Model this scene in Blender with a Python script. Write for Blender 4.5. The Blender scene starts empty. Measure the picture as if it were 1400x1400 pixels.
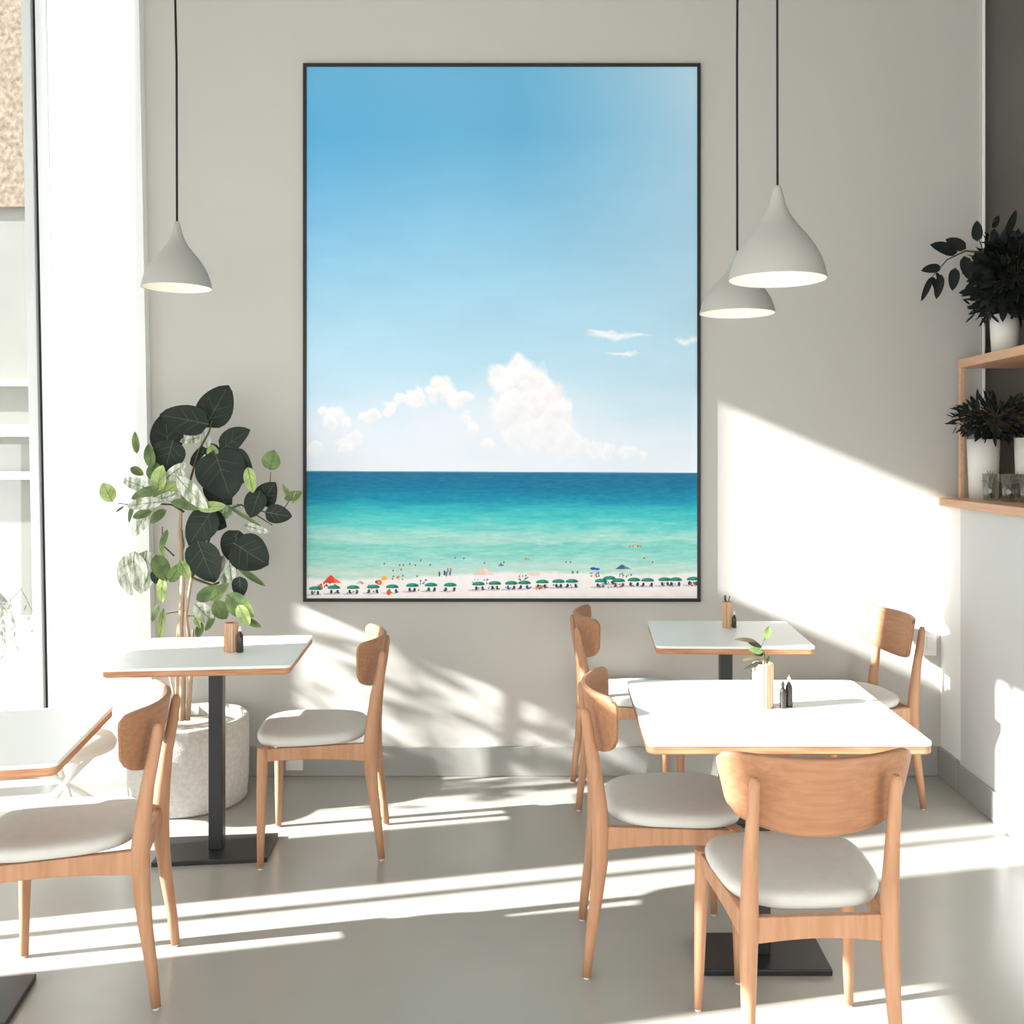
import bpy, math, random
import numpy as np
from mathutils import Vector, Matrix
random.seed(7); np.random.seed(7)
scn = bpy.context.scene
col = scn.collection
F, CX, HY, H = 1350.0, 760.0, 620.0, 1.5
def P(x, y, Y): return Vector(((x-CX)*Y/F, Y, H+(HY-y)*Y/F))

# ------------------------------------------------------------------ materials
def srgb(r, g, b):
    f = lambda c: (c/12.92 if c <= .04045 else ((c+.055)/1.055)**2.4)
    return (f(r/255), f(g/255), f(b/255), 1)
def mat(name, c, rough=.5, spec=.5, var=0, scale=8, bump=0, metal=0, stretch=(1,1,1), c2=None, emit=0, bscale=None, trans=0, sub=0):
    m = bpy.data.materials.new(name); m.use_nodes = True
    nt = m.node_tree; b = nt.nodes['Principled BSDF']
    b.inputs['Roughness'].default_value = rough
    b.inputs['Specular IOR Level'].default_value = spec
    b.inputs['Metallic'].default_value = metal
    if trans: b.inputs['Transmission Weight'].default_value = trans
    tc = nt.nodes.new('ShaderNodeTexCoord'); mp = nt.nodes.new('ShaderNodeMapping')
    mp.inputs['Scale'].default_value = stretch
    nt.links.new(tc.outputs['Object'], mp.inputs['Vector'])
    n = nt.nodes.new('ShaderNodeTexNoise'); n.inputs['Scale'].default_value = scale; n.inputs['Detail'].default_value = 5
    nt.links.new(mp.outputs[0], n.inputs['Vector'])
    if c2 is None: c2 = tuple(max(0, v*(1-var)) for v in c[:3])+(1,)
    r = nt.nodes.new('ShaderNodeValToRGB')
    r.color_ramp.elements[0].position = .35; r.color_ramp.elements[1].position = .65
    r.color_ramp.elements[0].color = c2; r.color_ramp.elements[1].color = c
    nt.links.new(n.outputs[0], r.inputs[0]); nt.links.new(r.outputs[0], b.inputs['Base Color'])
    if bump:
        n2 = nt.nodes.new('ShaderNodeTexNoise'); n2.inputs['Scale'].default_value = bscale or scale*4; n2.inputs['Detail'].default_value = 6
        nt.links.new(tc.outputs['Object'], n2.inputs['Vector'])
        bp = nt.nodes.new('ShaderNodeBump'); bp.inputs['Strength'].default_value = bump; bp.inputs['Distance'].default_value = .01
        nt.links.new(n2.outputs[0], bp.inputs['Height']); nt.links.new(bp.outputs[0], b.inputs['Normal'])
    if emit:
        b.inputs['Emission Color'].default_value = c; b.inputs['Emission Strength'].default_value = emit
    return m
def glassy(name, tint=(1,1,1,1), refl=.06):
    m = bpy.data.materials.new(name); m.use_nodes = True; nt = m.node_tree; nt.nodes.clear()
    o = nt.nodes.new('ShaderNodeOutputMaterial'); mx = nt.nodes.new('ShaderNodeMixShader')
    t = nt.nodes.new('ShaderNodeBsdfTransparent'); g = nt.nodes.new('ShaderNodeBsdfGlossy')
    lw = nt.nodes.new('ShaderNodeLayerWeight'); lw.inputs['Blend'].default_value = .12
    t.inputs[0].default_value = tint; g.inputs['Roughness'].default_value = .03
    ad = nt.nodes.new('ShaderNodeMath'); ad.operation = 'MULTIPLY_ADD'; ad.inputs[1].default_value = .7; ad.inputs[2].default_value = refl; ad.use_clamp = True
    nt.links.new(lw.outputs['Facing'], ad.inputs[0]); nt.links.new(ad.outputs[0], mx.inputs[0])
    nt.links.new(t.outputs[0], mx.inputs[1]); nt.links.new(g.outputs[0], mx.inputs[2]); nt.links.new(mx.outputs[0], o.inputs[0])
    return m
M = dict(
 wall=mat('wall_plaster', srgb(192,190,184), .9, .2, .03, 1.2, .05, bscale=60),
 pilaster=mat('white_paint', srgb(236,238,236), .85, .2, .02, 2),
 knee=mat('pale_grey_paint', srgb(208,210,209), .85, .2, .02, 2),
 dark=mat('charcoal_paint', srgb(120,117,110), .8, .2, .15, 2),
 ceil=mat('ceiling_paint', srgb(225,225,222), .9, .2, .02, 2),
 floor=mat('polished_concrete', srgb(166,164,157), .24, .5, .1, 1.3, .02, bscale=12),
 base=mat('grey_baseboard', srgb(158,158,153), .5, .4, .04, 6),
 wood=mat('oak_veneer', srgb(189,144,111), .45, .35, 0, 6, .02, c2=srgb(172,127,95), stretch=(9,9,.8)),
 woodh=mat('oak_backrest', srgb(172,126,93), .42, .35, 0, 6, .02, c2=srgb(158,112,81), stretch=(.8,16,16)),
 edge=mat('ply_edge', srgb(200,150,112), .5, .3, 0, 7, c2=srgb(172,118,82), stretch=(1,1,14)),
 lam=mat('white_laminate', srgb(240,242,240), .32, .4, .01, 3),
 seat=mat('pale_upholstery', srgb(206,206,200), .8, .25, .04, 30, .06, bscale=500),
 black=mat('black_powder_coat', srgb(34,36,37), .38, .5, .1, 20),
 frame=mat('black_frame', srgb(30,30,30), .5, .4, .1, 20),
 cord=mat('black_cable', srgb(25,25,25), .6, .3),
 shade=mat('grey_lamp_enamel', srgb(170,169,163), .6, .3, .04, 3),
 inner=mat('cream_lamp_lining', srgb(248,238,228), .7, .2),
 bulb=mat('frosted_bulb', srgb(255,240,220), .5, .5, emit=1.2),
 concrete=mat('speckled_concrete', srgb(206,205,200), .85, .2, 0, 60, .15, c2=srgb(192,190,184), bscale=160),
 soil=mat('potting_soil', srgb(206,196,182), .95, .1, .3, 40, .6),
 lid=mat('wooden_planter_top', srgb(196,150,118), .6, .3, .1, 6),
 stem=mat('woody_stem', srgb(205,178,150), .8, .2, .25, 30, .3, stretch=(1,1,.2)),
 twig=mat('dark_petiole', srgb(88,80,60), .7, .2, .2, 30),
 dleaf=mat('dark_green_leaf', srgb(38,48,40), .6, .25, .25, 14),
 gleaf=mat('mid_green_leaf', srgb(112,134,72), .5, .4, 0, 18, c2=srgb(70,92,48)),
 lleaf=mat('pale_green_leaf', srgb(172,190,120), .5, .4, 0, 18, c2=srgb(120,145,80)),
 vleaf=mat('variegated_leaf', srgb(232,234,226), .5, .3, 0, 10, c2=srgb(120,134,98), stretch=(6,1,1.5)),
 vein=mat('leaf_vein', srgb(86,94,76), .6, .3),
 sleaf=mat('shelf_dark_leaf', srgb(30,36,33), .7, .2, .3, 14),
 pot=mat('white_pot', srgb(222,220,213), .6, .3, .05, 12),
 gpot=mat('grey_pot', srgb(168,166,158), .7, .3, .1, 12),
 shelf=mat('shelf_oak', srgb(212,172,140), .5, .35, 0, 5, .02, c2=srgb(198,155,122), stretch=(10,.7,10)),
 vase=mat('carved_wood', srgb(218,182,150), .6, .3, 0, 9, .05, c2=srgb(190,146,110), stretch=(12,12,.5)),
 dbot=mat('dark_glass_bottle', srgb(66,60,54), .2, .5, .4, 30),
 cap=mat('cream_cap', srgb(240,234,222), .5, .4),
 dry=mat('dried_stem', srgb(90,80,62), .8, .2),
 glass=glassy('clear_glass', (.93,.95,.94,1), .1),
 pane=glassy('window_glass', (.97,.98,.98,1), .04),
 winf=mat('window_frame_grey', srgb(222,225,226), .5, .4, .03, 4),
 gasket=mat('dark_gasket', srgb(40,42,40), .5, .4),
 stone=mat('rough_stone', srgb(134,122,106), .9, .2, 0, 24, .9, c2=srgb(96,86,74), bscale=14),
 plaster=mat('outside_plaster', srgb(122,122,117), .9, .2, .08, 2),
 outw=mat('outside_white', srgb(238,238,234), .8, .2, .03, 2),
 ground=mat('outside_paving', srgb(205,203,198), .9, .2, .08, 3),
 beige=mat('beige_cushion', srgb(226,216,203), .8, .2, .04, 20),
 plate=mat('white_plastic', srgb(228,228,225), .4, .4),
)

# ------------------------------------------------------------------ mesh builder
class MB:
    def __init__(s): s.v=[]; s.f=[]; s.m=[]; s.s=[]
    def face(s, idx, mi=0, sm=False): s.f.append(tuple(idx)); s.m.append(mi); s.s.append(sm)
    def box(s, x0, x1, y0, y1, z0, z1, mi=0, sk=0.0):
        n=len(s.v)
        for z in (z0,z1):
            for x,y in ((x0,y0),(x1,y0),(x1,y1),(x0,y1)): s.v.append((x-sk*(z-1.5),y,z))
        for q in ((0,3,2,1),(4,5,6,7),(0,1,5,4),(1,2,6,5),(2,3,7,6),(3,0,4,7)): s.face([n+i for i in q],mi)
        return s
    def tube(s, pts, rad, n=12, mi=0, flat=1.0, cap=True):
        pts=[Vector(p) for p in pts]; k=len(pts); base=len(s.v)
        up=Vector((0,1,0.01)) ; rings=[]
        t0=(pts[1]-pts[0]).normalized()
        a=up.cross(t0)
        if a.length<.1: a=Vector((1,0,0)).cross(t0)
        a.normalize()
        for i,p in enumerate(pts):
            t=(pts[min(i+1,k-1)]-pts[max(i-1,0)]).normalized()
            a=(a-t*a.dot(t)).normalized(); b=t.cross(a)
            r=rad[i] if hasattr(rad,'__len__') else rad
            for j in range(n):
                w=2*math.pi*j/n
                s.v.append(tuple(p+a*math.cos(w)*r+b*math.sin(w)*r*flat))
        for i in range(k-1):
            for j in range(n):
                j2=(j+1)%n
                s.face((base+i*n+j,base+i*n+j2,base+(i+1)*n+j2,base+(i+1)*n+j),mi,True)
        if cap:
            s.face([base+j for j in range(n)][::-1],mi); s.face([base+(k-1)*n+j for j in range(n)],mi)
        return s
    def lathe(s, prof, c=(0,0,0), n=40, mi=0, close=False, flute=0):
        base=len(s.v); k=len(prof)
        for i,(r,z) in enumerate(prof):
            for j in range(n):
                w=2*math.pi*j/n; rr=r*(1+(flute*(j%2)))
                s.v.append((c[0]+rr*math.cos(w),c[1]+rr*math.sin(w),c[2]+z))
        for i in range(k-1 if not close else k):
            i2=(i+1)%k
            for j in range(n):
                j2=(j+1)%n; s.face((base+i*n+j,base+i*n+j2,base+i2*n+j2,base+i2*n+j),mi,flute==0)
        if not close:
            if prof[0][0]>1e-4: s.face([base+j for j in range(n)][::-1],mi)
            if prof[-1][0]>1e-4: s.face([base+(k-1)*n+j for j in range(n)],mi)
        return s
    def leaf(s, base, d, nrm, L, W, mi=0, curl=.15, fold=.12, vein=None, ns=9, tipw=.5):
        base=Vector(base); d=Vector(d).normalized(); nrm=Vector(nrm); nrm=(nrm-d*nrm.dot(d)).normalized(); sd=d.cross(nrm)
        b0=len(s.v); cols=(-1,-.5,0,.5,1)
        for i in range(ns):
            t=i/(ns-1); w=W*.5*(math.sin(math.pi*min(1,t**(.62+.3*tipw)*1.0))**.62 if 0<t<1 else .02)
            c=base+d*L*t - nrm*(curl*L*t*t)
            for q in cols:
                s.v.append(tuple(c+sd*w*q+nrm*(fold*w*abs(q)+.03*W*math.sin(6*t+3*q)*abs(q))))
        for i in range(ns-1):
            for j in range(4):
                a=b0+i*5+j; s.face((a,a+1,a+6,a+5),mi,True)
        if vein is not None:
            b1=len(s.v)
            for i in range(ns-1):
                t=i/(ns-1); c=base+d*L*t-nrm*(curl*L*t*t)+nrm*.0016; w=.0016*(1-t*.6)
                s.v.append(tuple(c-sd*w)); s.v.append(tuple(c+sd*w))
            for i in range(ns-2):
                a=b1+2*i; s.face((a,a+1,a+3,a+2),vein)
            for k in (2,4):
                for sg in (-1,1):
                    t=k/(ns-1); t2=min(1,t+.22); w=W*.5*.75*math.sin(math.pi*t2**.8)**.62 if t2<1 else 0
                    p0=base+d*L*t-nrm*(curl*L*t*t)+nrm*.0016; p1=base+d*L*t2-nrm*(curl*L*t2*t2)+sd*sg*w+nrm*(fold*w+.003)
                    e=(p1-p0).normalized().cross(nrm)*.0008; q=len(s.v)
                    for p in (p0-e,p0+e,p1+e*.5,p1-e*.5): s.v.append(tuple(p))
                    s.face((q,q+1,q+2,q+3),vein)
        return s
    def build(s, name, mats, parent=None, bevel=0, seg=2, loc=None, solid=0):
        me=bpy.data.meshes.new(name); me.from_pydata([tuple(v) for v in s.v],[],s.f)
        if not isinstance(mats,(list,tuple)): mats=[mats]
        for m in mats: me.materials.append(m)
        me.polygons.foreach_set('material_index',s.m); me.polygons.foreach_set('use_smooth',s.s); me.update()
        o=bpy.data.objects.new(name,me); col.objects.link(o)
        if parent: o.parent=parent
        if loc: o.location=loc
        if solid:
            md=o.modifiers.new('t','SOLIDIFY'); md.thickness=solid; md.offset=0
        if bevel:
            md=o.modifiers.new('b','BEVEL'); md.width=bevel; md.segments=seg; md.limit_method='ANGLE'; md.angle_limit=.7
        return o
def tag(o,label,cat,group=None,kind=None):
    if label: o['label']=label
    if cat: o['category']=cat
    if group: o['group']=group
    if kind: o['kind']=kind
    return o
def struct(o,label=None):
    o['kind']='structure'
    if label: o['label']=label
    return o
def empty(name,loc=(0,0,0),rz=0):
    o=bpy.data.objects.new(name,None); col.objects.link(o); o.location=loc; o.rotation_euler=(0,0,rz); o.empty_display_size=.1
    return o
def kids(o): return [c for c in bpy.data.objects if c.parent==o]
def copy_tree(o,parent=None):
    c=o.copy(); col.objects.link(c); c.parent=parent
    for ch in kids(o): copy_tree(ch,c)
    return c
def loft_outline(mb, outline, levels, mi=0, sm=True):
    """outline: list of (x,y); levels: (scale,z); closes both ends"""
    n=len(outline); base=len(mb.v)
    cx=sum(p[0] for p in outline)/n; cy=sum(p[1] for p in outline)/n
    for sc,z in levels:
        for x,y in outline:
            l=math.hypot(x-cx,y-cy); k=max(0,(l-sc)/l)
            mb.v.append((cx+(x-cx)*k,cy+(y-cy)*k,z))
    for i in range(len(levels)-1):
        for j in range(n):
            j2=(j+1)%n; mb.face((base+i*n+j,base+i*n+j2,base+(i+1)*n+j2,base+(i+1)*n+j),mi,sm)
    mb.face([base+j for j in range(n)][::-1],mi); mb.face([base+(len(levels)-1)*n+j for j in range(n)],mi,sm)

# ------------------------------------------------------------------ the room
DW=4.6; XL=-2.9; XR=1.79; ZC=4.35
struct(MB().box(XL-.1,3.2,-2,DW+.3,-.12,0).build('floor',M['floor']),'polished light grey concrete floor with sun streaks')
struct(MB().box(XL-.1,3.2,-2,DW+.4,ZC,ZC+.1).build('ceiling',M['ceil']))
SK=.019
# back wall (left bay is open for the window)
w=MB(); w.box(-2.0,1.995,DW,DW+.14,0,ZC)
struct(w.build('wall_back',M['wall']),'large plain plaster wall behind the framed print')
# white pilaster between window and wall
pl=MB(); x0=P(76,0,DW-.05).x; x1=P(201.5,0,DW-.05).x
pl.box(x0,x1,DW-.05,DW+.14,0,ZC,sk=SK)
struct(pl.build('trim_1',M['pilaster']),'white sunlit pilaster between the window and the back wall')
# left window
winr=struct(empty('window_1',(0,0,0)),'tall narrow window at the left edge of the room')
def vert(px0,px1,y0,y1,z0,z1,m,name,dz=DW):
    a=P(px0,0,dz).x; b=P(px1,0,dz).x
    return MB().box(a,b,y0,y1,z0,z1,sk=SK).build(name,m,winr,bevel=.003)
o=vert(43,56,DW-.02,DW+.06,.18,ZC,M['winf'],'window_frame')
o=vert(56,63.5,DW,DW+.05,.18,ZC,M['gasket'],'gasket')
o=vert(63.5,76,DW-.03,DW+.06,.18,ZC,M['winf'],'window_frame')
o=vert(-90,43,DW+.02,DW+.026,.18,ZC,M['pane'],'pane')
o=MB().box(XL,P(76,0,DW).x,DW-.04,DW+.1,0,.18).build('window_sill',M['pilaster'],winr,bevel=.004)
# left wall out of view, its openings shaped to place the sun patches
holes=[(4.318,4.435,.02,4.2),(3.80,4.20,.02,1.55),(3.40,3.765,.02,1.9),(3.40,3.735,2.43,3.33),(2.79,2.90,.02,2.6),(2.52,2.765,.02,2.6),(1.50,2.43,2.1,2.75),(.8,1.87,.02,1.72),(-1.6,.4,.3,3.4)]
w=MB(); ys=sorted({-2,DW+.14}|{a for h in holes for a in h[:2]}); zs=sorted({0,ZC}|{a for h in holes for a in h[2:]})
for i in range(len(ys)-1):
    z=0; run=None
    for j in range(len(zs)-1):
        ym=(ys[i]+ys[i+1])/2; zm=(zs[j]+zs[j+1])/2
        if any(h[0]<ym<h[1] and h[2]<zm<h[3] for h in holes):
            if run is not None: w.box(XL-.05,XL,ys[i],ys[i+1],run,zs[j]); run=None
        elif run is None: run=zs[j]
    if run is not None: w.box(XL-.05,XL,ys[i],ys[i+1],run,zs[-1])
struct(w.build('wall_left',M['wall']))
# right side: knee wall, serving opening above it, dark room beyond
w=MB(); w.box(.6,3.2,-2.05,-2,0,ZC); w.box(XL-.05,.6,-2.05,-2,2.6,ZC); struct(w.build('wall_front',M['wall']))
w=MB(); w.box(3.06,3.1,-2,1.0,0,ZC); struct(w.build('wall_kitchen',M['dark']))
w=MB(); w.box(XR,2.9,-1.5,4.37,0,1.262); struct(w.build('wall_right',M['knee'],bevel=.003),'pale grey half height wall under the long oak shelf')
w=MB(); w.box(XR+.002,2.9,4.374,DW,0,1.262); struct(w.build('trim_2',M['pilaster'],bevel=.002),'end panel of the half height wall by the corner, whitened for sunlight')  # sunlit end of the half wall, sunlight put into its whiter colour
w=MB(); w.box(1.995,3.1,DW+.1,DW+.14,1.0,ZC); w.box(3.06,3.1,1.0,DW+.1,0,ZC); struct(w.build('wall_far_right',M['dark']),'dark charcoal wall beyond the shelf opening')
w=MB(); w.box(1.987,1.995,DW-.012,DW,1.3,ZC); struct(w.build('trim_3',M['pilaster']),'thin white edge where the back wall ends')
hb=.137
w=MB().box(-1.86,XR-.014,DW-.014,DW,0,hb); struct(w.build('baseboard_back',M['base'],bevel=.003),'grey baseboard along the back wall')
w=MB().box(XR-.014,XR,-1.5,4.36,0,hb-.012); struct(w.build('baseboard_right',M['base'],bevel=.003),'grey baseboard along the half height wall')
w=MB().box(XR-.014,XR+.002,4.376,DW,0,hb); struct(w.build('baseboard_corner',M['base'],bevel=.003),'short grey baseboard in the corner')

# outside, seen through the left window
struct(MB().box(-9,XL+1.0,DW+.3,11,-.12,0).build('ground_outside',M['ground']),'pale paving outside the window')
b=empty('building',(-3.2,7.0,0)); tag(b,'rough tan stone building seen through the left window','building')
MB().box(-2.6,1.6,0,.3,3.25,7.5).build('stone_wall',M['stone'],b)
MB().box(-2.6,1.6,.05,.3,0,3.25).build('plaster_wall',M['plaster'],b)
MB().box(-2.6,1.6,-.12,.05,1.62,1.70).box(-2.6,1.6,-.12,.05,1.32,1.37).box(-2.6,1.6,-.05,.05,1.98,2.02).build('ledge',M['outw'],b)
arc=MB(); pts=[]
for i in range(15):
    a=math.pi*(.0+i/14*.55); pts.append((-.05-.32*math.sin(a)*1.0+.1,-.12,2.3+.55*math.cos(a)))
arc.tube(pts,.022,8); arc.tube([(-.30,-.12,2.2),(-.34,-.12,1.7)],.022,8)
arc.build('arched_rail',M['outw'],b)
tag(MB().box(-4.1,-2.35,5.05,5.5,0,.60).build('outdoor_bench',M['outw'],bevel=.01),'white block bench outside the window','bench')
t=empty('trailing_plant',P(12,868,5.1)); t.location.z=.60; tag(t,'trailing green plant in a cream pot outside the window','plant')
MB().lathe([(.035,0),(.05,.14),(.047,.14),(.035,.02)],(0,0,0),20).build('pot',M['cap'],t)
q=MB()
for i in range(38):
    a=random.uniform(-1.6,1.5); L=random.uniform(.12,.3); r=random.uniform(.05,.17)
    p0=Vector((0,0,.13)); p1=p0+Vector((math.sin(a)*r*.6,-abs(math.cos(a))*r*.6-.04,random.uniform(.0,.08))); p2=p1+Vector((math.sin(a)*r*.5,-.03,-L*.6)); p3=p2+Vector((math.sin(a)*.02,0,-L*.5))
    q.tube([p0,p1,p2,p3],[.0022,.002,.0016,.0008],4)
    for k in range(4):
        pp=p1.lerp(p3,k/4+.1); q.leaf(pp,(random.uniform(-1,1),-.3,-1),(0,-1,.2),.035,.009,1,ns=4)
q.build('foliage',[M['twig'],M['gleaf']],t)

# ------------------------------------------------------------------ chair
def rounded_outline(hw_f,hw_r,yf,yr,n=56,e=3.2):
    out=[]
    for i in range(n):
        a=2*math.pi*i/n; c,s_=math.cos(a),math.sin(a)
        x=math.copysign(abs(c)**(2/e),c); y=math.copysign(abs(s_)**(2/e),s_)
        t=(y+1)/2; hw=hw_r+(hw_f-hw_r)*t
        out.append((x*hw,(yf+yr)/2+y*(yf-yr)/2))
    return out
def make_chair():
    root=empty('dining_chair')
    # seat cushion
    mb=MB(); loft_outline(mb,rounded_outline(.218,.183,.232,-.172),[(.022,.432),(.006,.436),(.001,.446),(0,.456),(.003,.463),(.010,.469),(.022,.4725),(.06,.475),(.13,.476)])
    mb.build('seat',M['seat'],root)
    # rails
    def rail(p0,p1,h0,h1,th,name='seat_rail',zt=.432,bow=0):
        m_=MB(); N=8; p0=Vector(p0); p1=Vector(p1); d=(p1-p0).normalized(); nn=Vector((-d.y,d.x,0))*th/2
        for i in range(N+1):
            t=i/N; c=p0.lerp(p1,t); hh=h0+(h1-h0)*t-bow*math.sin(math.pi*t)
            for sg,zz in ((-1,zt-hh),(1,zt-hh),(1,zt),(-1,zt)): m_.v.append((c.x+sg*nn.x,c.y+sg*nn.y,zz))
        for i in range(N):
            for j in range(4):
                j2=(j+1)%4; m_.face((i*4+j,i*4+j2,i*4+4+j2,i*4+4+j))
        m_.face((3,2,1,0)); m_.face([N*4+j for j in range(4)])
        m_.build(name,M['wood'],root,bevel=.003)
    for sx in (-1,1): rail((sx*.196,.175,0),(sx*.166,-.175,0),.045,.066,.022,bow=.008)
    rail((-.18,.193,0),(.18,.193,0),.05,.05,.022,bow=.012)
    rail((-.15,-.186,0),(.15,-.186,0),.062,.062,.02,bow=.01)
    # legs
    for sx in (-1,1):
        l=MB().tube([(sx*.207,.197,.006),(sx*.204,.196,.12),(sx*.2,.194,.28),(sx*.197,.191,.40),(sx*.197,.19,.438)],[.0115,.0145,.018,.020,.0195],16).build('leg',M['wood'],root)
        MB().lathe([(.009,0),(.009,.008)],(sx*.207,.197,0),12).build('foot_pad',M['plate'],l)
        l=MB().tube([(sx*.176,-.232,.006),(sx*.174,-.222,.10),(sx*.170,-.205,.22),(sx*.167,-.193,.33),(sx*.165,-.190,.42),(sx*.165,-.196,.50),(sx*.165,-.208,.60),(sx*.164,-.225,.69),(sx*.163,-.234,.752),(sx*.163,-.236,.768)],[.0115,.0135,.0165,.0205,.0225,.020,.0165,.0145,.0125,.007],16,flat=1.12).build('leg',M['wood'],root)
        MB().lathe([(.009,0),(.009,.008)],(sx*.176,-.232,0),12).build('foot_pad',M['plate'],l)
    # backrest
    mb=MB(); U,V=30,12; th=.0075
    def pt(u,v,side):
        # superellipse mapping to round corners
        zt=.808+.004*u*u; zb=.620+.040*abs(u)**2.2
        hw=.205+.031*v
        e=5.0; uu=u*(1-.5*max(0,(abs(2*v-1)**9))*abs(u)**6*.12)
        x=uu*hw; z=zb+(zt-zb)*v
        # corner rounding
        cr=abs(u)**14; z=z*(1-cr)+((zb+zt)/2+(z-(zb+zt)/2)*.86)*cr
        y=-.203-.17*(z-.62)+.075*(x/.22)**2
        nx=-2*.075*x/.22**2; n=Vector((-nx*-1,1,.17)); n=Vector((nx*1.0,1,.17)).normalized()
        edge=max(abs(u),abs(2*v-1)); t=th*(1 if edge<.99 else .55)
        return Vector((x,y,z))+n*t*side
    us=[-1+2*i/U for i in range(U+1)]; vs=[j/V for j in range(V+1)]
    us=[-1,-.99]+us[1:-1]+[.99,1]; vs=[0,.012]+vs[1:-1]+[.988,1]
    nu,nv=len(us),len(vs)
    for side in (-1,1):
        for v in vs:
            for u in us: mb.v.append(tuple(pt(u,v,side)))
    A=lambda i,j,s_: s_*nu*nv+j*nu+i
    for j in range(nv-1):
        for i in range(nu-1):
            mb.face((A(i,j,0),A(i+1,j,0),A(i+1,j+1,0),A(i,j+1,0)),0,True)
            mb.face((A(i,j,1),A(i,j+1,1),A(i+1,j+1,1),A(i+1,j,1)),0,True)
    for i in range(nu-1):
        mb.face((A(i,0,0),A(i,0,1),A(i+1,0,1),A(i+1,0,0))); mb.face((A(i,nv-1,0),A(i+1,nv-1,0),A(i+1,nv-1,1),A(i,nv-1,1)))
    for j in range(nv-1):
        mb.face((A(0,j,0),A(0,j+1,0),A(0,j+1,1),A(0,j,1))); mb.face((A(nu-1,j,0),A(nu-1,j,1),A(nu-1,j+1,1),A(nu-1,j+1,0)))
    mb.build('backrest',M['woodh'],root)
    return root
R=math.radians
def face_rz(fx,fy): return math.atan2(-fx,fy)
ch=[((.600,2.475),R(3),'oak dining chair nearest the viewer with its curved back turned to us'),
    ((.318,3.0),face_rz(1,.01),'oak dining chair on the left side of the front right table'),
    ((-.895,3.79),face_rz(-.99,-.12),'oak dining chair right of the table by the tall leafy plant'),
    ((-1.345,2.785),face_rz(-.974,-.225),'oak dining chair at the left edge table, in front of the planter'),
    ((.318,4.335),face_rz(.998,.05),'oak dining chair left of the rear right table near the wall'),
    ((1.285,4.285),face_rz(-.975,-.2),'oak dining chair in the right rear corner with sunlit backrest')]
c0=make_chair()
for i,(p,rz,lab) in enumerate(ch):
    c=c0 if i==0 else copy_tree(c0)
    c.location=(p[0],p[1],0); c.rotation_euler=(0,0,rz); tag(c,lab,'chair','oak dining chairs')

# ------------------------------------------------------------------ tables
def make_table(w_,d_,px,py,pole=.026,bw=.2,bd=.118,rz=0,loc=(0,0),label='',yo=0):
    root=empty('cafe_table',(loc[0],loc[1],0),rz); tag(root,label,'table','cafe tables')
    def rr(hx,hy,r,n=7):
        o=[]
        for cx,cy,a0 in ((hx-r,hy-r,0),(-hx+r,hy-r,90),(-hx+r,-hy+r,180),(hx-r,-hy+r,270)):
            for k in range(n): a=R(a0+90*k/(n-1)); o.append((cx+r*math.cos(a),cy+r*math.sin(a)))
        return o
    def slab(z0,z1,hx,hy,m,name,inset=.0):
        mb=MB(); o=rr(hx,hy,.022); n=len(o)
        lv=[(inset,z0),(0,z0+.004 if z1-z0>.01 else z0),(0,z1-.001),(.0015,z1)]
        loft_outline(mb,o,lv,sm=False); mb.build(name,m,root)
    slab(.7505,.760,w_/2,d_/2,M['lam'],'tabletop')
    slab(.728,.750,w_/2-.001,d_/2-.001,M['edge'],'edge_band',.006)
    MB().box(px-pole,px+pole,py-pole,py+pole,.016,.722).build('pole',M['black'],root,bevel=.004)
    MB().box(px-.13,px+.13,py-.13,py+.13,.721,.728).build('top_plate',M['black'],root)
    MB().box(px-bw,px+bw,py-bd,py+bd,0,.018).build('base_plate',M['black'],root,bevel=.003)
    return root
make_table(.735,.70,.01,.07,pole=.026,bw=.185,bd=.112,loc=(.60,2.875),label='white topped cafe table at front right with a sprig vase')
make_table(.635,.58,-.0,.015,loc=(-1.275,3.705),rz=R(6),bw=.205,bd=.12,label='white topped cafe table by the tall leafy plant')
make_table(.65,.56,-.06,.1,loc=(-1.565,2.57),rz=R(11),bw=.19,bd=.125,label='white topped cafe table cut off by the left picture edge')
make_table(.61,.58,0,0,loc=(.70,4.075),rz=R(-2),bw=.13,bd=.12,label='white topped cafe table at rear right near the wall')
TT=.7602

# ------------------------------------------------------------------ things on the tables
def vase(x,y,r,h,label,flute=-.06):
    o=empty('wooden_vase',(x,y,TT)); tag(o,label,'vase','wooden vases')
    MB().lathe([(r*.96,0),(r,.004),(r,h-.004),(r*.94,h),(r*.8,h),(r*.8,h*.3)],(0,0,0),36,flute=flute).build('vase_body',M['vase'],o)
    return o
def bottle(x,y,r,h,label,capm='cap'):
    o=empty('condiment_bottle',(x,y,TT)); tag(o,label,'bottle','small condiment bottles')
    MB().lathe([(r*.9,0),(r,.004),(r,h*.55),(r*.85,h*.66),(r*.4,h*.76),(r*.4,h*.8)],(0,0,0),20).build('bottle_body',M['dbot'],o)
    MB().lathe([(r*.5,h*.8),(r*.55,h*.84),(r*.5,h*.92),(r*.2,h*.96),(r*.2,h)],(0,0,0),16).build('cap',M[capm],o)
    return o
p=P(1043,966,2.885); vase(p.x,2.885,.031,.128,'fluted wooden vase on the front right table')
bottle(.660,2.87,.0095,.078,'slim dark bottle touching the vase on the front right table','dbot')
bottle(.681,2.885,.0105,.092,'dark bottle with cream cap on the front right table')
p=P(316,891,3.69); vase(p.x,3.69,.026,.108,'wooden vase on the table by the tall plant')
bottle(p.x+.038,3.675,.0125,.098,'dark bottle beside the vase on the table by the tall plant')
vase(.728,4.2,.0215,.11,'small wooden vase on the rear right table')
bottle(.757,4.19,.009,.07,'tiny dark bottle on the rear right table')
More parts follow.
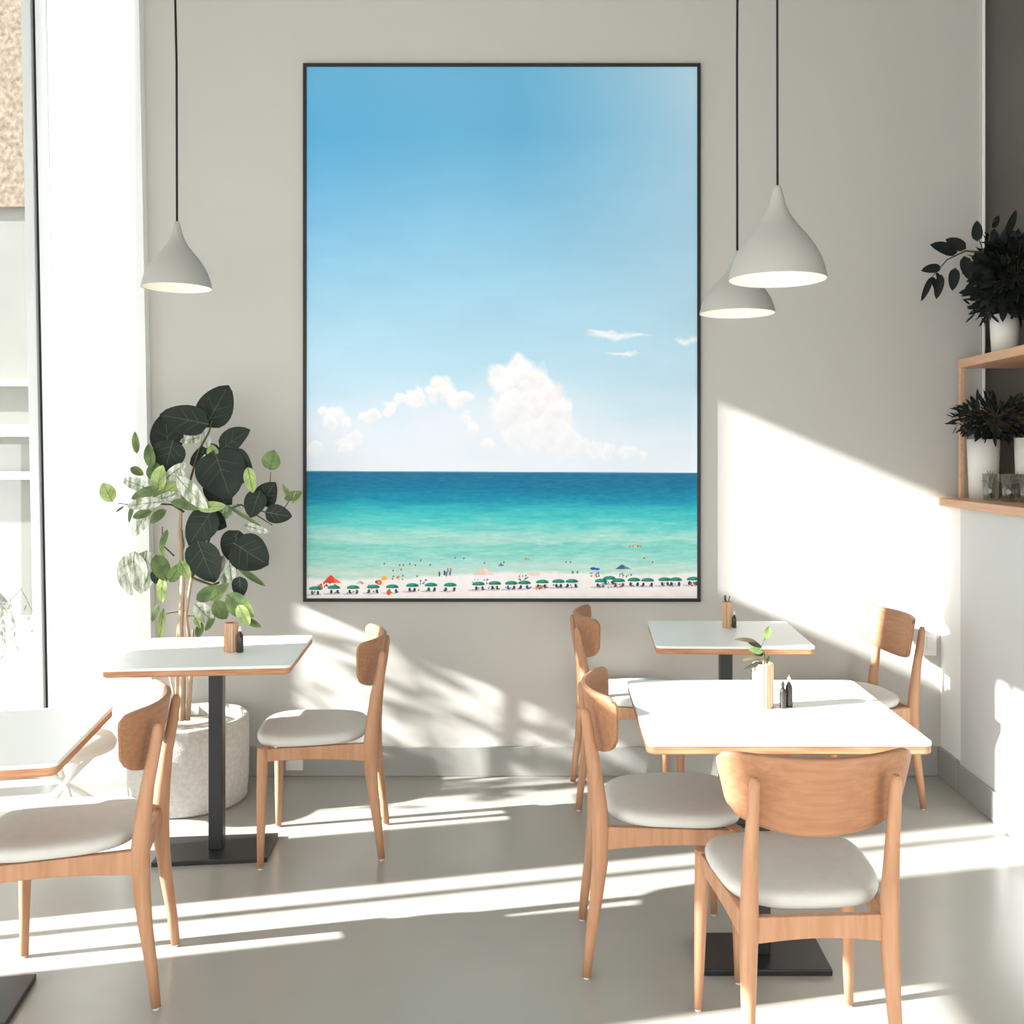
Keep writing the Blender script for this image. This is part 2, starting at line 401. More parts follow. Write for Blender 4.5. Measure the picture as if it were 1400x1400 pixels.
# sprig
s=MB(); Y=2.885
b0=P(1046,925,Y)
s.tube([P(1046,950,Y),b0,P(1045,893,Y),P(1040,885,Y)],[.0022,.002,.0016,.0012],6,1)
s.tube([P(1040,886,Y),P(1046,872,Y)],[.0013,.001],6,1)
s.tube([P(1044,930,Y),P(1041,905,Y-.01),P(1032,898,Y-.02)],[.0018,.0014,.001],6,1)
def lf(x,y,ang,L,W,mi,Yo=0,n=(0,-1,.4),vein=None,curl=.15,mb=None,tip=.5):
    d=Vector((math.cos(R(ang)),random.uniform(-.15,.15),math.sin(R(ang))))
    sc=(Y+Yo)/F
    (mb or s).leaf(P(x,y,Y+Yo),d,n,L*sc,W*sc,mi,curl=curl,vein=vein,tipw=tip)
lf(1046,874,68,19,10,0); lf(1041,886,150,24,8,2); lf(1034,877,168,30,9,2,n=(0,-.6,1)); lf(1043,892,165,20,9,0,-.02)
lf(1036,898,190,22,6,2,-.02); lf(1040,905,205,26,6,3,-.02); lf(1045,912,200,22,7,3,-.01); lf(1048,908,70,12,5,0); lf(1044,893,178,14,9,4,-.01)
tag(s.build('leafy_sprig',[M['gleaf'],M['twig'],M['twig'],M['dleaf'],M['dleaf']]),'small leafy sprig standing in the vase on the front right table','sprig')
s=MB()
for k in range(7):
    a=random.uniform(0,6.3); s.tube([(.728,4.2,TT+.04),(.728+.006*math.cos(a),4.2+.006*math.sin(a),TT+.11),(.728+.012*math.cos(a),4.2+.01*math.sin(a),TT+random.uniform(.12,.145))],[.0012,.0012,.0022],5)
tag(s.build('dried_flower',M['dry']),'short dried stems in the vase on the rear right table','flower')

# ------------------------------------------------------------------ pendants
def pendant(px,ytop,ybot,Y,hw,cx_top,label):
    r=hw*Y/F; c=P(px,ybot,Y); hgt=(ybot-ytop)*Y/F
    root=empty('pendant_lamp',c); tag(root,label,'lamp','grey pendant lamps')
    pr=[(1,0),(.985,.04),(.95,.12),(.88,.23),(.77,.34),(.62,.45),(.46,.55),(.32,.64),(.22,.73),(.155,.82),(.115,.91),(.085,.97),(.06,1.0)]
    out=[(a*r,z*hgt) for a,z in pr]
    MB().lathe(out,(0,0,0),56).build('lamp_shade',M['shade'],root).data.polygons[-2].use_smooth=False
    o=bpy.data.objects['lamp_shade'] if False else None
    inn=[(r*.985,.0012)]+[(max(.002,a*r-.003),z*hgt) for a,z in pr[1:8]]+[(.0,.62*hgt)]
    MB().lathe(inn,(0,0,0),56).build('lamp_lining',M['inner'],root)
    MB().lathe([(.0,-.0+.25*hgt),(.016,.27*hgt),(.024,.36*hgt),(.018,.46*hgt),(.012,.5*hgt),(.012,.6*hgt)],(0,0,0),20).build('bulb',M['bulb'],root)
    dx=(cx_top-px)*Y/F; tz=hgt; top=ZC-c.z
    MB().tube([(0,0,tz-.004),(-.001+dx*.02,0,tz+(top-tz)*.3),(dx*.5,0,tz+(top-tz)*.65),(dx,0,top-.02)],.0036*Y/3.0,8).build('cord',M['cord'],root)
    MB().lathe([(.05,0),(.05,.018),(.012,.022)][::-1] if False else [(.012,-.006),(.05,0),(.05,.02)],(dx,0,top-.02),28).build('ceiling_rose',M['shade'],root)
    return root
pendant(242,303,394,3.70,46,230,'grey pendant lamp hanging alone over the left table')
pendant(1063,254,383,2.56,66.5,1068,'larger looking front grey pendant lamp at right, higher of the right pair')
pendant(1008,343,429,3.33,51.5,1011,'rear grey pendant lamp at right, lower and partly hidden of the right pair')
# open bottom faces: remove bottom caps of shades / linings
for o in [o for o in bpy.data.objects if o.name.split('.')[0] in('lamp_shade','lamp_lining')]:
    me=o.data; import bmesh
    bm=bmesh.new(); bm.from_mesh(me)
    bad=[f for f in bm.faces if len(f.verts)>20 and f.calc_center_median().z<.01]
    bmesh.ops.delete(bm,geom=bad,context='FACES_ONLY'); bm.to_mesh(me); bm.free()

# ------------------------------------------------------------------ planter with fig plant
PC=Vector((-1.59,4.28,0))
pt_=empty('potted_plant',PC); tag(pt_,'tall leafy plant with big dark round leaves in a round concrete planter','plant')
MB().lathe([(.228,0),(.242,.012),(.248,.10),(.250,.25),(.248,.355),(.242,.362),(.225,.362),(.223,.30)],(0,0,0),72).build('planter',M['concrete'],pt_)
MB().lathe([(.0,.30),(.10,.318),(.213,.31)],(0,0,0),40).build('soil',M['soil'],pt_)
Y=4.27
st=MB(); L_=lambda v:(Vector(v)-PC)
def stem(pts,rads,mi=0,dy=0):
    n=len(pts); st.tube([L_(P(x,y,Y+dy*(i/(n-1)))) for i,(x,y) in enumerate(pts)],rads,8,mi)
stem([(249,985),(250,930),(247,860),(250,790),(246,730),(247,690),(252,650)],[.014,.013,.012,.011,.010,.008,.006])
stem([(256,985),(262,900),(254,840),(262,790),(258,740)],[.009,.008,.008,.007,.004])
stem([(258,985),(262,920),(264,860)],[.007,.007,.006])
stem([(243,985),(238,950),(232,925)],[.006,.005,.004])
stem([(241,985),(243,870),(250,800)],[.008,.007,.006])
stem([(250,690),(262,650),(272,615),(286,590),(290,575)],[.006,.005,.004,.004,.003],1,-.05)
stem([(252,700),(235,690),(205,688),(178,690),(160,688)],[.005,.004,.004,.003,.002],1,-.08)
stem([(262,790),(285,740),(300,700),(330,690),(352,705),(372,718)],[.006,.005,.004,.004,.003,.002],1,-.1)
stem([(300,700),(325,690),(345,695),(380,705),(392,690),(398,680)],[.004,.004,.003,.003,.002,.0015],1,-.05)
stem([(262,790),(290,800),(318,790),(330,760),(322,730)],[.006,.005,.005,.004,.003],1,-.1)
stem([(318,790),(322,815),(330,840)],[.004,.004,.003],1,-.1)
stem([(367,690),(369,665),(370,645)],[.002,.0018,.0015],1,-.05)
stem([(238,760),(222,745),(222,720)],[.003,.003,.002],1)
stem([(252,835),(232,838),(218,842)],[.0025,.002,.0015],1)
stem([(253,842),(270,842),(285,850)],[.0025,.002,.0015],1)
st.build('stem',[M['stem'],M['twig']],pt_)
fo=MB()
# centre x,y, angle(base->tip), length, width, material: 0 dark 1 green 2 pale 3 variegated ; depth offset
LV=[(293,556,66,62,46,0,-.02),(256,574,168,60,38,0,-.06),(226,594,100,56,40,0,.02),(231,622,255,42,40,0,-.04),(319,602,38,46,36,0,-.03),
(285,626,200,44,34,0,.0),(304,646,290,66,62,0,-.08),(322,640,330,44,50,0,-.06),(300,672,300,50,36,0,-.04),(276,719,235,56,44,0,-.09),(292,712,340,40,30,0,-.05),
(278,768,285,60,48,0,-.12),(340,757,325,52,48,0,-.1),(320,744,250,40,34,0,-.05),(350,688,250,36,32,0,-.08),(366,676,60,34,32,0,-.06),(379,703,350,34,24,0,-.09),
(372,630,80,26,24,1,-.1),(328,802,270,28,22,0,-.1),(343,655,285,34,16,2,-.1),(400,678,20,24,12,1,-.1),(393,672,120,20,8,1,-.1),(405,680,60,20,9,2,-.1),
(186,606,95,28,10,1,-.1),(204,624,105,32,16,1,-.08),(210,645,80,24,18,1,-.08),(186,644,330,18,11,1,-.08),(147,674,120,28,20,2,-.12),(218,655,80,34,24,2,-.1),(226,672,30,40,22,2,-.09),
(185,662,160,44,16,3,-.12),(198,674,200,42,14,1,-.14),(200,688,185,46,17,3,-.15),(225,680,20,38,12,3,-.1),(262,672,315,58,22,3,-.14),(250,660,280,40,16,3,-.12),(238,645,40,34,14,3,-.1),
(195,703,195,26,13,1,-.14),(214,706,210,32,14,1,-.12),(192,714,235,40,20,3,-.13),(178,700,250,28,8,1,-.1),(163,696,210,16,4,1,-.1),(255,690,350,44,14,1,-.13),(288,693,5,36,14,2,-.15),(275,690,180,28,12,1,-.1),
(178,784,258,62,38,3,-.1),(197,780,262,56,32,3,-.07),(224,738,250,30,10,1,-.05),(220,755,265,24,9,2,-.05),(220,775,295,36,22,1,-.08),(213,789,255,20,15,0,-.08),(220,806,262,36,14,2,-.08),(240,784,55,28,16,1,-.08),(252,778,300,26,14,2,-.1),
(213,837,250,24,8,1,-.05),(222,853,265,42,9,2,-.05),(283,812,30,34,18,1,-.14),(300,810,45,32,16,1,-.13),(300,834,300,28,20,1,-.14),(327,827,320,44,28,1,-.13),(333,840,300,30,16,2,-.16),(345,851,335,24,9,1,-.12),
(277,838,310,34,20,3,-.12),(272,862,250,24,11,1,-.12),(286,853,60,22,8,1,-.12),(270,850,300,18,8,2,-.12),(342,788,325,42,8,1,-.1),(316,780,280,28,14,3,-.08),(312,700,20,40,16,3,-.05),(350,722,345,34,10,3,-.05),(334,705,330,50,5,1,-.08),(273,640,80,36,12,3,-.1),(281,600,100,26,13,3,-.02),(264,600,190,34,12,3,0),(247,742,260,36,10,3,0),(308,792,70,30,14,3,-.06),(298,775,60,30,16,3,0),(291,618,100,18,14,2,-.08)]
for x,y,ang,L,W,mi,dy in LV:
    yy=Y+dy; a=R(ang); bx=x-math.cos(a)*L/2; by=y+math.sin(a)*L/2; sc=yy/F
    d=Vector((math.cos(a),random.uniform(-.25,.25),math.sin(a))); n=Vector((random.uniform(-.35,.35),-1,random.uniform(0,.5)))
    fo.leaf(L_(P(bx,by,yy)),d,n,L*sc*1.08,W*sc*1.1,mi,curl=random.uniform(.02,.16),fold=random.uniform(.05,.25),vein=(4 if mi in(0,1) else 5),ns=11,tipw=.35 if mi==0 else .8)
fo.build('foliage',[M['dleaf'],M['gleaf'],M['lleaf'],M['vleaf'],M['vein'],M['gleaf']],pt_)

# ------------------------------------------------------------------ beige low stool by the window
so=empty('low_stool',(-1.985,3.99,0)); tag(so,'low stool with beige cushion and pale crossed legs near the window','stool')
MB().lathe([(.15,.285),(.19,.30),(.195,.32),(.18,.345),(.10,.358),(0,.36)],(0,0,0),48).build('cushion',M['beige'],so)
for a in (45,135):
    d=Vector((math.cos(R(a)),math.sin(R(a)),0))
    MB().tube([d*.19+Vector((0,0,.012)),d*.02*(1 if a==45 else 1)+Vector((0,0,.15)),-d*.15+Vector((0,0,.29))],.012,10).build('leg',M['outw'],so)
    MB().tube([-d*.19+Vector((0,0,.012)),-d*.02+Vector((0,0,.15)) ,d*.15+Vector((0,0,.29))],.012,10).build('leg',M['outw'],so)

# ------------------------------------------------------------------ shelf unit on the right and its contents
sh=empty('wall_shelf',(1.74,4.5,1.262)); tag(sh,'two tier oak shelf on the half height wall at right','shelf')
z0=1.262
MB().box(0,1.0,-3.0,.085,0,.036).build('shelf_board',M['shelf'],sh,bevel=.003)
xt=P(1313,0,4.5).x-1.74
MB().box(xt,1.0,-2.2,.03,.628,.668).build('shelf_board',M['shelf'],sh,bevel=.003)
MB().box(xt,xt+.02,.0,.024,.036,.628).build('post',M['shelf'],sh,bevel=.002)
MB().box(xt,xt+.02,-2.2,-2.176,.036,.628).build('post',M['shelf'],sh,bevel=.002)
ZT=z0+.668; ZB=z0+.036
def pot(name,x,y,z,r,h,m,label,cat,grp=None,band=True,taper=.85):
    o=empty(name,(x,y,z)); tag(o,label,cat,grp)
    MB().lathe([(r*taper,0),(r*(taper*.5+.5),h*.5),(r,h),(r*.92,h),(r*.88,h*.6)],(0,0,0),36).build('pot',m,o)
    MB().lathe([(0,h*.86),(r*.9,h*.86)],(0,0,0),24).build('soil',M['dry'],o)
    return o
def bush(o,cx,cy,cz,rx,ry,rz,n,L,W,m,name='foliage',low=.0,seed=3,narrow=1):
    rnd=random.Random(seed); mb=MB(); c=Vector((cx,cy,cz))
    for i in range(n):
        while True:
            q=Vector((rnd.uniform(-1,1),rnd.uniform(-1,1),rnd.uniform(-1,1)))
            if .25<q.length<1: break
        p=c+Vector((q.x*rx,q.y*ry,q.z*rz)); d=(q.normalized()+Vector((rnd.uniform(-.7,.7),rnd.uniform(-.7,.7),rnd.uniform(-.6,.6)))); l=L*rnd.uniform(.6,1.2)
        mb.leaf(p,d,(rnd.uniform(-1,1),-1,rnd.uniform(-.3,1)),l,W*rnd.uniform(.7,1.2),0,curl=.15,ns=6,tipw=.7)
        if i%3==0: mb.tube([c+Vector((0,0,-rz)),c.lerp(p,.5)+Vector((0,0,.0)),p],[.003,.0025,.0015],5,1)
    mb.build(name,[m,M['twig']],o); return mb
# top shelf: big plant
o=pot('potted_plant',1.945,4.28,ZT,.062,.17,M['pot'],'dark bushy plant in a white pot on the upper shelf','plant')
O=Vector((1.945,4.28,ZT))
bush(o,.04,-.02,.33,.165,.16,.16,620,.08,.036,M['sleaf'],seed=4)
bush(o,-.06,-.0,.22,.09,.06,.07,90,.05,.012,M['sleaf'],seed=9)
br=MB(); yb=4.22
def B(x,y,dy=0): return P(x,y,yb+dy)-O
br.tube([B(1345,345),B(1320,343),B(1295,355),B(1275,378)],[.005,.004,.003,.002],6,1)
br.tube([B(1345,345),B(1336,320)],[.003,.002],5,1); br.tube([B(1352,330),B(1356,305),B(1362,300)],[.003,.003,.002],5,1); br.tube([B(1368,335),B(1374,310)],[.003,.002],5,1)
br.tube([B(1366,324),B(1400,322),B(1430,320)],[.003,.003,.002],5,1)
for x,y,ang,L,W in [(1309,345,165,40,17),(1292,362,175,0,0),(1287,365,190,28,12),(1287,375,262,34,11),(1306,366,262,32,13),(1323,334,115,0,0),(1321,340,150,30,16),(1336,330,95,28,13),(1300,358,275,0,0),(1275,378,285,24,8),(1274,378,250,36,8),(1280,372,300,24,7),(1318,350,282,34,15),(1357,312,60,22,8),(1376,322,72,36,10),(1352,335,70,24,8),(1400,330,40,40,20),(1390,318,200,20,10)]:
    if L:
        a=R(ang); sc=yb/F; br.leaf(B(x,y),(math.cos(a),random.uniform(-.2,.2),math.sin(a)),(random.uniform(-.3,.3),-1,.3),L*sc,W*sc*1.15,0,curl=.05,ns=8)
br.build('branch',[M['sleaf'],M['twig']],o)
pot('grey_pot',2.02,4.08,ZT,.055,.17,M['gpot'],'grey pot beside the white pot on the upper shelf','pot')
# lower shelf
o=pot('potted_plant',1.905,4.40,ZB,.07,.265,M['pot'],'dark feathery plant in a tall white pot on the lower shelf','plant')
bush(o,.04,-.04,.36,.15,.12,.085,260,.06,.016,M['sleaf'],seed=21); bush(o,-.08,-.02,.34,.07,.05,.05,60,.045,.012,M['sleaf'],seed=33)
o=pot('white_pot',2.06,4.30,ZB,.06,.27,M['pot'],'second white pot behind the glasses on the lower shelf','pot')
gl=[(1.868,4.24),(1.90,4.13),(1.955,4.20),(1.985,4.08),(1.93,4.03),(2.05,4.15)]
def make_glass():
    o=empty('glass_tumbler')
    MB().lathe([(.028,0),(.030,.003),(.036,.115),(.0345,.115),(.0285,.006),(0,.006)],(0,0,0),28).build('glass_body',M['glass'],o)
    return o
labs=['clear tumbler with sprigs at the left front of the lower shelf','clear tumbler with sprigs, second along the lower shelf edge','clear tumbler with sprigs behind the front row','clear tumbler with sprigs near the right picture edge','clear tumbler with sprigs closest to the shelf front at right','clear tumbler with sprigs at the back of the lower shelf']
g0=make_glass()
def make_herb():
    mb=MB(); rnd=random.Random(5)
    for k in range(11):
        a=rnd.uniform(0,6.28); h=rnd.uniform(.09,.15); r=.012
        p0=Vector((rnd.uniform(-.015,.015),rnd.uniform(-.015,.015),.012)); p1=Vector((math.cos(a)*r,math.sin(a)*r,h*.75)); p2=p1+Vector((math.cos(a)*.014,math.sin(a)*.014,h*.25-.02))
        mb.tube([p0,p1,p2],[.0014,.0013,.001],5,1); mb.leaf(p1,(math.cos(a),math.sin(a),.3),(0,-.3,1),.03,.01,0,ns=6)
    return mb.build('herb_bunch',[M['gpot'],M['twig']])
h0=make_herb()
for i,(x,y) in enumerate(gl):
    g=g0 if i==0 else copy_tree(g0); g.location=(x,y,ZB); tag(g,labs[i],'glass','tumblers on the lower shelf')
    h=h0 if i==0 else copy_tree(h0); h.location=(x,y,ZB); tag(h,labs[i].replace('clear tumbler with sprigs','greyish sprigs in the tumbler'),'sprig','sprigs in the tumblers')
# small wall fittings
o=empty('wall_plate',(P(1290,0,DW).x-.03 if False else 1.765,4.6,.6)); 
o.location=(1.74,DW,.62); tag(o,'pale wall plate on the back wall by the right corner','switch')  # small plain plate standing in for a faint grey mark
MB().box(-.03,.03,-.008,0,-.06,.06).build('plate',M['plate'],o,bevel=.002); MB().box(-.014,.014,-.012,-.008,-.03,.03).build('plate_strip',M['winf'],o,bevel=.001)
o=empty('wall_socket',(P(404,0,DW).x,DW-.014,.07)); tag(o,'small white socket low on the back wall behind the left chair','socket')
MB().box(-.04,.04,-.008,0,-.04,.04).build('plate',M['plate'],o,bevel=.002)

# ------------------------------------------------------------------ framed print
YF=4.58
a=P(414,86,YF); b=P(958,823,YF); 
fr=empty('framed_print',((a.x+b.x)/2,DW,b.z)); tag(fr,'large black framed beach photograph hanging on the back wall','picture')
hw=(b.x-a.x)/2; hh=a.z-b.z; fw=4.6*YF/F; dep=DW-YF
f=MB(); f.box(-hw,hw,-dep,0,0,fw); f.box(-hw,hw,-dep,0,hh-fw,hh); f.box(-hw,-hw+fw,-dep,0,fw,hh-fw); f.box(hw-fw,hw,-dep,0,fw,hh-fw)
f.build('frame',M['frame'],fr,bevel=.0015)
def vnoise(h,w,gy,gx,seed):
    rs=np.random.RandomState(seed); g=rs.rand(gy+3,gx+3)
    y=np.linspace(0,gy,h)[:,None]; x=np.linspace(0,gx,w)[None,:]
    yi=np.floor(y).astype(int); xi=np.floor(x).astype(int); fy=y-yi; fx=x-xi; fy=fy*fy*(3-2*fy); fx=fx*fx*(3-2*fx)
    return (g[yi,xi]*(1-fy)*(1-fx)+g[yi+1,xi]*fy*(1-fx)+g[yi,xi+1]*(1-fy)*fx+g[yi+1,xi+1]*fy*fx)
def fbm(h,w,s,seed,oct=5,asp=1.0,H0=735.0,W0=544.0):
    r=0;amp=1;tot=0
    for k in range(oct):
        r=r+amp*vnoise(h,w,max(1,int(H0/s*asp)),max(1,int(W0/s)),seed+k); tot+=amp; amp*=.55; s/=2
    return r/tot
def ramp(v,stops):
    xs=[s_[0] for s_ in stops]; return np.stack([np.interp(v,xs,[s_[1][c] for s_ in stops]) for c in range(3)],-1)
def paint(X0,X1,Y0,Y1,w,h):
    """colours (display values 0..255) of the print between photo coordinates"""
    xs=np.linspace(X0,X1,w); ys=np.linspace(Y0,Y1,h); X,Yy=np.meshgrid(xs,ys)
    def N(s,seed,oct=5,asp=1.0):   # noise defined over the full print then sampled
        Hn,Wn=1470,1088; full=fbm(Hn,Wn,s,seed,oct,asp)
        iy=np.clip(((Yy-86)/737*Hn).astype(int),0,Hn-1); ix=np.clip(((X-414)/544*Wn).astype(int),0,Wn-1)
        return full[iy,ix]
    sky=ramp(Yy,[(90,(112,182,220)),(180,(108,180,220)),(300,(138,196,229)),(420,(168,212,236)),(520,(190,222,240)),(600,(218,234,245)),(643,(230,238,246))])
    glow=np.clip((X-700)/258,0,1)**1.3*np.clip(1-(Yy-90)/520,.15,1)
    left=np.clip(1-(X-414)/200,0,1)*np.clip(1-abs(Yy-230)/250,0,1)
    img=sky+(np.array([214,232,244])-sky)*(.75*glow)[...,None]; img=img-left[...,None]*np.array([14,8,2])
    wisp=(N(90,71,4,3.0)-.5)*10; img=img+wisp[...,None]*np.clip((Yy-90)/300,0.2,1)[...,None]
    # clouds
    n1=N(22,11,6); n2=N(22,29,6); n3=N(60,51,5)
    Xd=X+(n1-.5)*30; Yd=Yy+(n2-.5)*30
    balls=[(708,508,22),(690,520,24),(732,520,24),(740,545,34),(702,555,34),(760,560,22),(748,590,34),(712,590,26),(772,600,20),(762,618,14),(792,608,13),(812,612,12),(832,618,11),(860,620,11),(880,624,8),
     (600,524,15),(612,532,16),(630,542,16),(592,540,10),(640,575,9),(650,590,9),(668,605,8),(566,546,13),(548,548,12),(530,556,10),(512,568,9),(500,574,10),(455,566,16),(442,562,9),(446,580,13),(470,578,10),(480,604,12),(466,614,9),(428,614,9)]
    fld=np.zeros_like(X)-1; shade=np.zeros_like(X)
    for bx,by,r in balls:
        d=1-np.hypot(Xd-bx,(Yd-by)*(1.0))/r; up=((by-Yd)/r*.6+(Xd-bx)/r*-.15); 
        upd=d>fld; fld=np.where(upd,d,fld); shade=np.where(upd,up,shade)
    haze=np.zeros_like(X)
    for bx,by,rx,ry,aa in [(715,600,130,85,.95),(600,596,160,70,.85),(470,600,95,50,.85),(840,615,150,38,.55),(560,620,200,30,.7),(860,540,110,14,.12)]:
        haze=np.maximum(haze,aa*1.15*np.clip(1.25-np.hypot((Xd-bx)/rx,(Yd-by)/ry),0,1))
    haze*=(.65+.7*(n3-.3)); haze=np.clip(haze,0,.85)
    hc=np.array([230,235,246]); img=img+(hc-img)*haze[...,None]
    aC=np.clip((fld+.16)/.46,0,1)**1.1; inner=np.clip(fld*1.8,0,1)
    tex=(N(12,81,4)-.5)
    lum=np.clip(247+9*shade+tex*18-4*inner,228,253)
    cc=np.stack([lum-np.clip(-shade,0,1)*6,lum-2-np.clip(-shade,0,1)*3,lum+1],-1); bot=np.clip((Yy-545)/80,0,1)*.6
    aC=aC*(1-bot*(.3+.7*inner)); img=img+(cc-img)*aC[...,None]
    for bx,by,rx,ry in [(835,458,34,7),(868,460,24,3),(818,453,18,4),(942,466,16,6),(850,484,22,3)]:
        d=np.clip(1.1-np.hypot((X-bx+(n1-.5)*30)/rx,(Yy-by+(n2-.5)*18)/ry),0,1)*(.5+n3); img=img+(np.array([244,246,250])-img)*np.clip(d*1.2,0,.9)[...,None]
    # sea
    wv=N(40,91,5,9.0)-.5; hor=643.5+(X-414)/544*2.5; ysea=Yy-(X-414)/544*2.5
    sea=ramp(ysea+wv*26*np.clip((Yy-650)/60,0,1),[(643,(66,138,170)),(647,(44,116,152)),(665,(38,124,160)),(682,(40,146,176)),(697,(66,186,194)),(712,(98,204,203)),(726,(146,216,210)),(736,(176,222,212)),(745,(132,212,203)),(760,(152,218,208)),(772,(176,222,212)),(786,(190,222,212))])
    wv2=N(9,131,3,6.0)-.5; wv3=N(22,141,3,8.0)-.5
    sea=sea+wv2[...,None]*np.array([26,18,14])+wv3[...,None]*np.array([36,16,16])*np.clip((Yy-690)/40,.1,1)[...,None]
    ms=np.clip((Yy-hor)*1.2,0,1)[...,None]; img=img*(1-ms)+sea*ms
    # beach
    shore=788-(X-414)/544*10+3*np.sin((X-414)/60)+(n1-.5)*6
    sand=np.ones_like(img)*np.array([247,243,243])+((N(8,151,3)-.5)*10)[...,None]
    sm=np.clip((Yy-shore)/5,0,1)[...,None]; img=img*(1-sm)+sand*sm
    wash=np.clip(1-abs(Yy-shore+6)/7,0,1)*.35; img=img+(np.array([225,235,228])-img)*wash[...,None]
    if Y1>740:
        def ell(cx,cy,rx,ry,c,al=1,half=False):
            d=np.hypot((X-cx)/rx,(Yy-cy)/ry); m_=np.clip((1.08-d)*6,0,1)*al
            if half: m_=m_*np.clip((cy+ry*.25-Yy)*2+.5,0,1)
            nonlocal img; img=img+(np.array(c)-img)*m_[...,None]
        def tri(cx,yt,yb,hw_,c,c2,skew=0):
            t=np.clip((Yy-yt)/(yb-yt),0,1); m_=((Yy>=yt)&(Yy<=yb)&(abs(X-cx-skew*(1-t))<=hw_*(.12+.88*t))).astype(float)
            nonlocal img; cc_=np.where((X>cx+(Yy-yt)*.4)[...,None],np.array(c),np.array(c2)); img=img+(cc_-img)*m_[...,None]
        rs=np.random.RandomState(3)
        gL=[(103,372),(230,365),(362,365),(500,361),(630,360),(768,351),(895,348),(1027,348),(1220,341),(1332,337)]
        gR=[(45,336),(135,333),(257,327),(368,324),(460,323),(660,320),(717,302),(780,318),(885,313),(978,315),(1095,311),(1170,311),(1290,307)]
        G=[(410+x/5,730+y/5) for x,y in gL]+[(690+x/5,730+y/5) for x,y in gR]
        for gx,gy in G:
            ell(gx-4,gy+9.2,11,1.3,(196,192,208),.8)
            for k in (-1,1):
                cx_=gx+k*rs.uniform(2.5,6); ell(cx_,gy+6.2,1.7,2.6,(40,58,62),.95); ell(cx_+rs.uniform(-2,2),gy+8,2.2,1.1,(70,80,90),.8)
            for k in range(4):
                ell(gx+rs.uniform(-9,9),gy+rs.uniform(5,9),rs.uniform(.7,1.3),rs.uniform(.8,1.6),[(196,70,60),(120,80,70),(70,110,170),(230,150,60),(150,60,130),(90,60,50),(60,160,170)][rs.randint(7)],.8)
        ell(410+605/5,730+402/5,3,3.6,(240,84,44)); 
        tri(453.5,787,797.5,13,(250,118,84),(236,78,60),-2); tri(661,777,786.2,15.5,(246,222,208),(238,206,190),0); tri(852.5,772.5,778.5,11.5,(122,136,160),(84,100,140),-2)
        ell(811,777.6,4,1.8,(50,86,170),1); ell(816.5,778.3,3.6,1.5,(60,90,180),1); tri(492,794,799,6,(238,120,100),(190,220,190))
        ell(518,796.5,4,3.6,(242,110,50)); ell(518,796.5,1.6,1.3,(250,170,110)); ell(525,791,4,2.8,(248,178,60)); ell(514,796,1.6,2,(60,90,160))
        ell(783,782.5,1.6,2,(40,160,160)); ell(789.6,782.5,1.4,2,(40,160,160)); ell(437,804,4,3,(160,70,130),.8); ell(437,801,4,2,(230,150,90),.8)
        for hx,hy,c in [(600.5,785,(70,60,70)),(607.5,783.5,(40,44,60)),(610,785,(50,90,160)),(615,784,(60,110,180)),(612,780,(170,120,100)),(616,780,(180,130,110))]: ell(hx,hy,1.1,3.6,c)
        for hx,hy in [(525,771),(546,773),(551,773),(560,771),(567.5,773),(575,766.5),(588,772.5),(548,779),(537,780.5),(622,763),(634,764),(662,770),(685,771),(689,769),(719,764),(774,769),(780,769),(881,763.5),(892.5,769),(570,788)]:
            ell(hx,hy,1.1,1.5,(126,84,72),.85); ell(hx+.8,hy+1.5,1.8,.7,(235,210,190),.6)
        ell(720,765,4,1.2,(248,160,90)); ell(869,747.6,8,1.4,(240,200,170),.9)
        for k in range(5): ell(862+k*3.4,747,1,1.3,[(230,120,60),(200,90,80),(250,200,80),(90,80,80),(220,110,90)][k],.9)
        ell(685,773,4,1.2,(60,140,200)); ell(730,785,9,2.6,(238,216,208),.9)
        for cx_,cy_,n_,sp in [(655,795,12,12),(715,790,10,8),(812,786,12,7),(848,787,6,5),(860,787,4,4),(543,790,10,8),(578,796,8,5),(440,800,8,8),(452,800,6,8),(735,803,6,6),(840,802,10,9),(740,804,6,5),(948,798,10,5),(506,803,6,6)]:
            for k in range(n_): ell(cx_+rs.uniform(-sp,sp),cy_+rs.uniform(-3,3),rs.uniform(.7,1.4),rs.uniform(.8,1.8),[(200,80,70),(130,84,74),(60,80,150),(240,150,90),(70,60,70),(230,170,160),(50,130,150)][rs.randint(7)],.8)
        for gx,gy in G:
            ell(gx,gy+1.0,8.6,3.6,(30,132,112),1,half=True); ell(gx-2,gy-.4,5,1.6,(70,170,146),.7)
            ell(gx,gy+1.9,8.2,.7,(20,96,84),.6)
    return np.clip(img,0,255)
# one mesh, two resolutions
inx0,inx1,iny0,iny1=418.4,953.6,90.4,818.6
SP=740.0
verts=[];cols_=[];faces=[];off=0
for (ya,yb_,w_,h_) in ((iny0,SP,536,650),(SP,iny1,1072,158)):
    im=paint(inx0,inx1,ya,yb_,w_,h_)/255.0
    lin=np.where(im<=.04045,im/12.92,((im+.055)/1.055)**2.4)
    xs=np.linspace(inx0,inx1,w_); ys=np.linspace(ya,yb_,h_)
    X,Yy=np.meshgrid((xs-CX)*YF/F-fr.location.x,(HY-ys)*YF/F+H-fr.location.z)
    verts.append(np.stack([X,np.full_like(X,-dep+.007),Yy],-1).reshape(-1,3)); cols_.append(np.concatenate([lin.reshape(-1,3),np.ones((w_*h_,1))],1))
    i=np.arange(h_-1)[:,None]*w_+np.arange(w_-1)[None,:]+off
    faces.append(np.stack([i+w_,i+w_+1,i+1,i],-1).reshape(-1,4)); off+=w_*h_
V=np.concatenate(verts); C=np.concatenate(cols_); Fc=np.concatenate(faces)
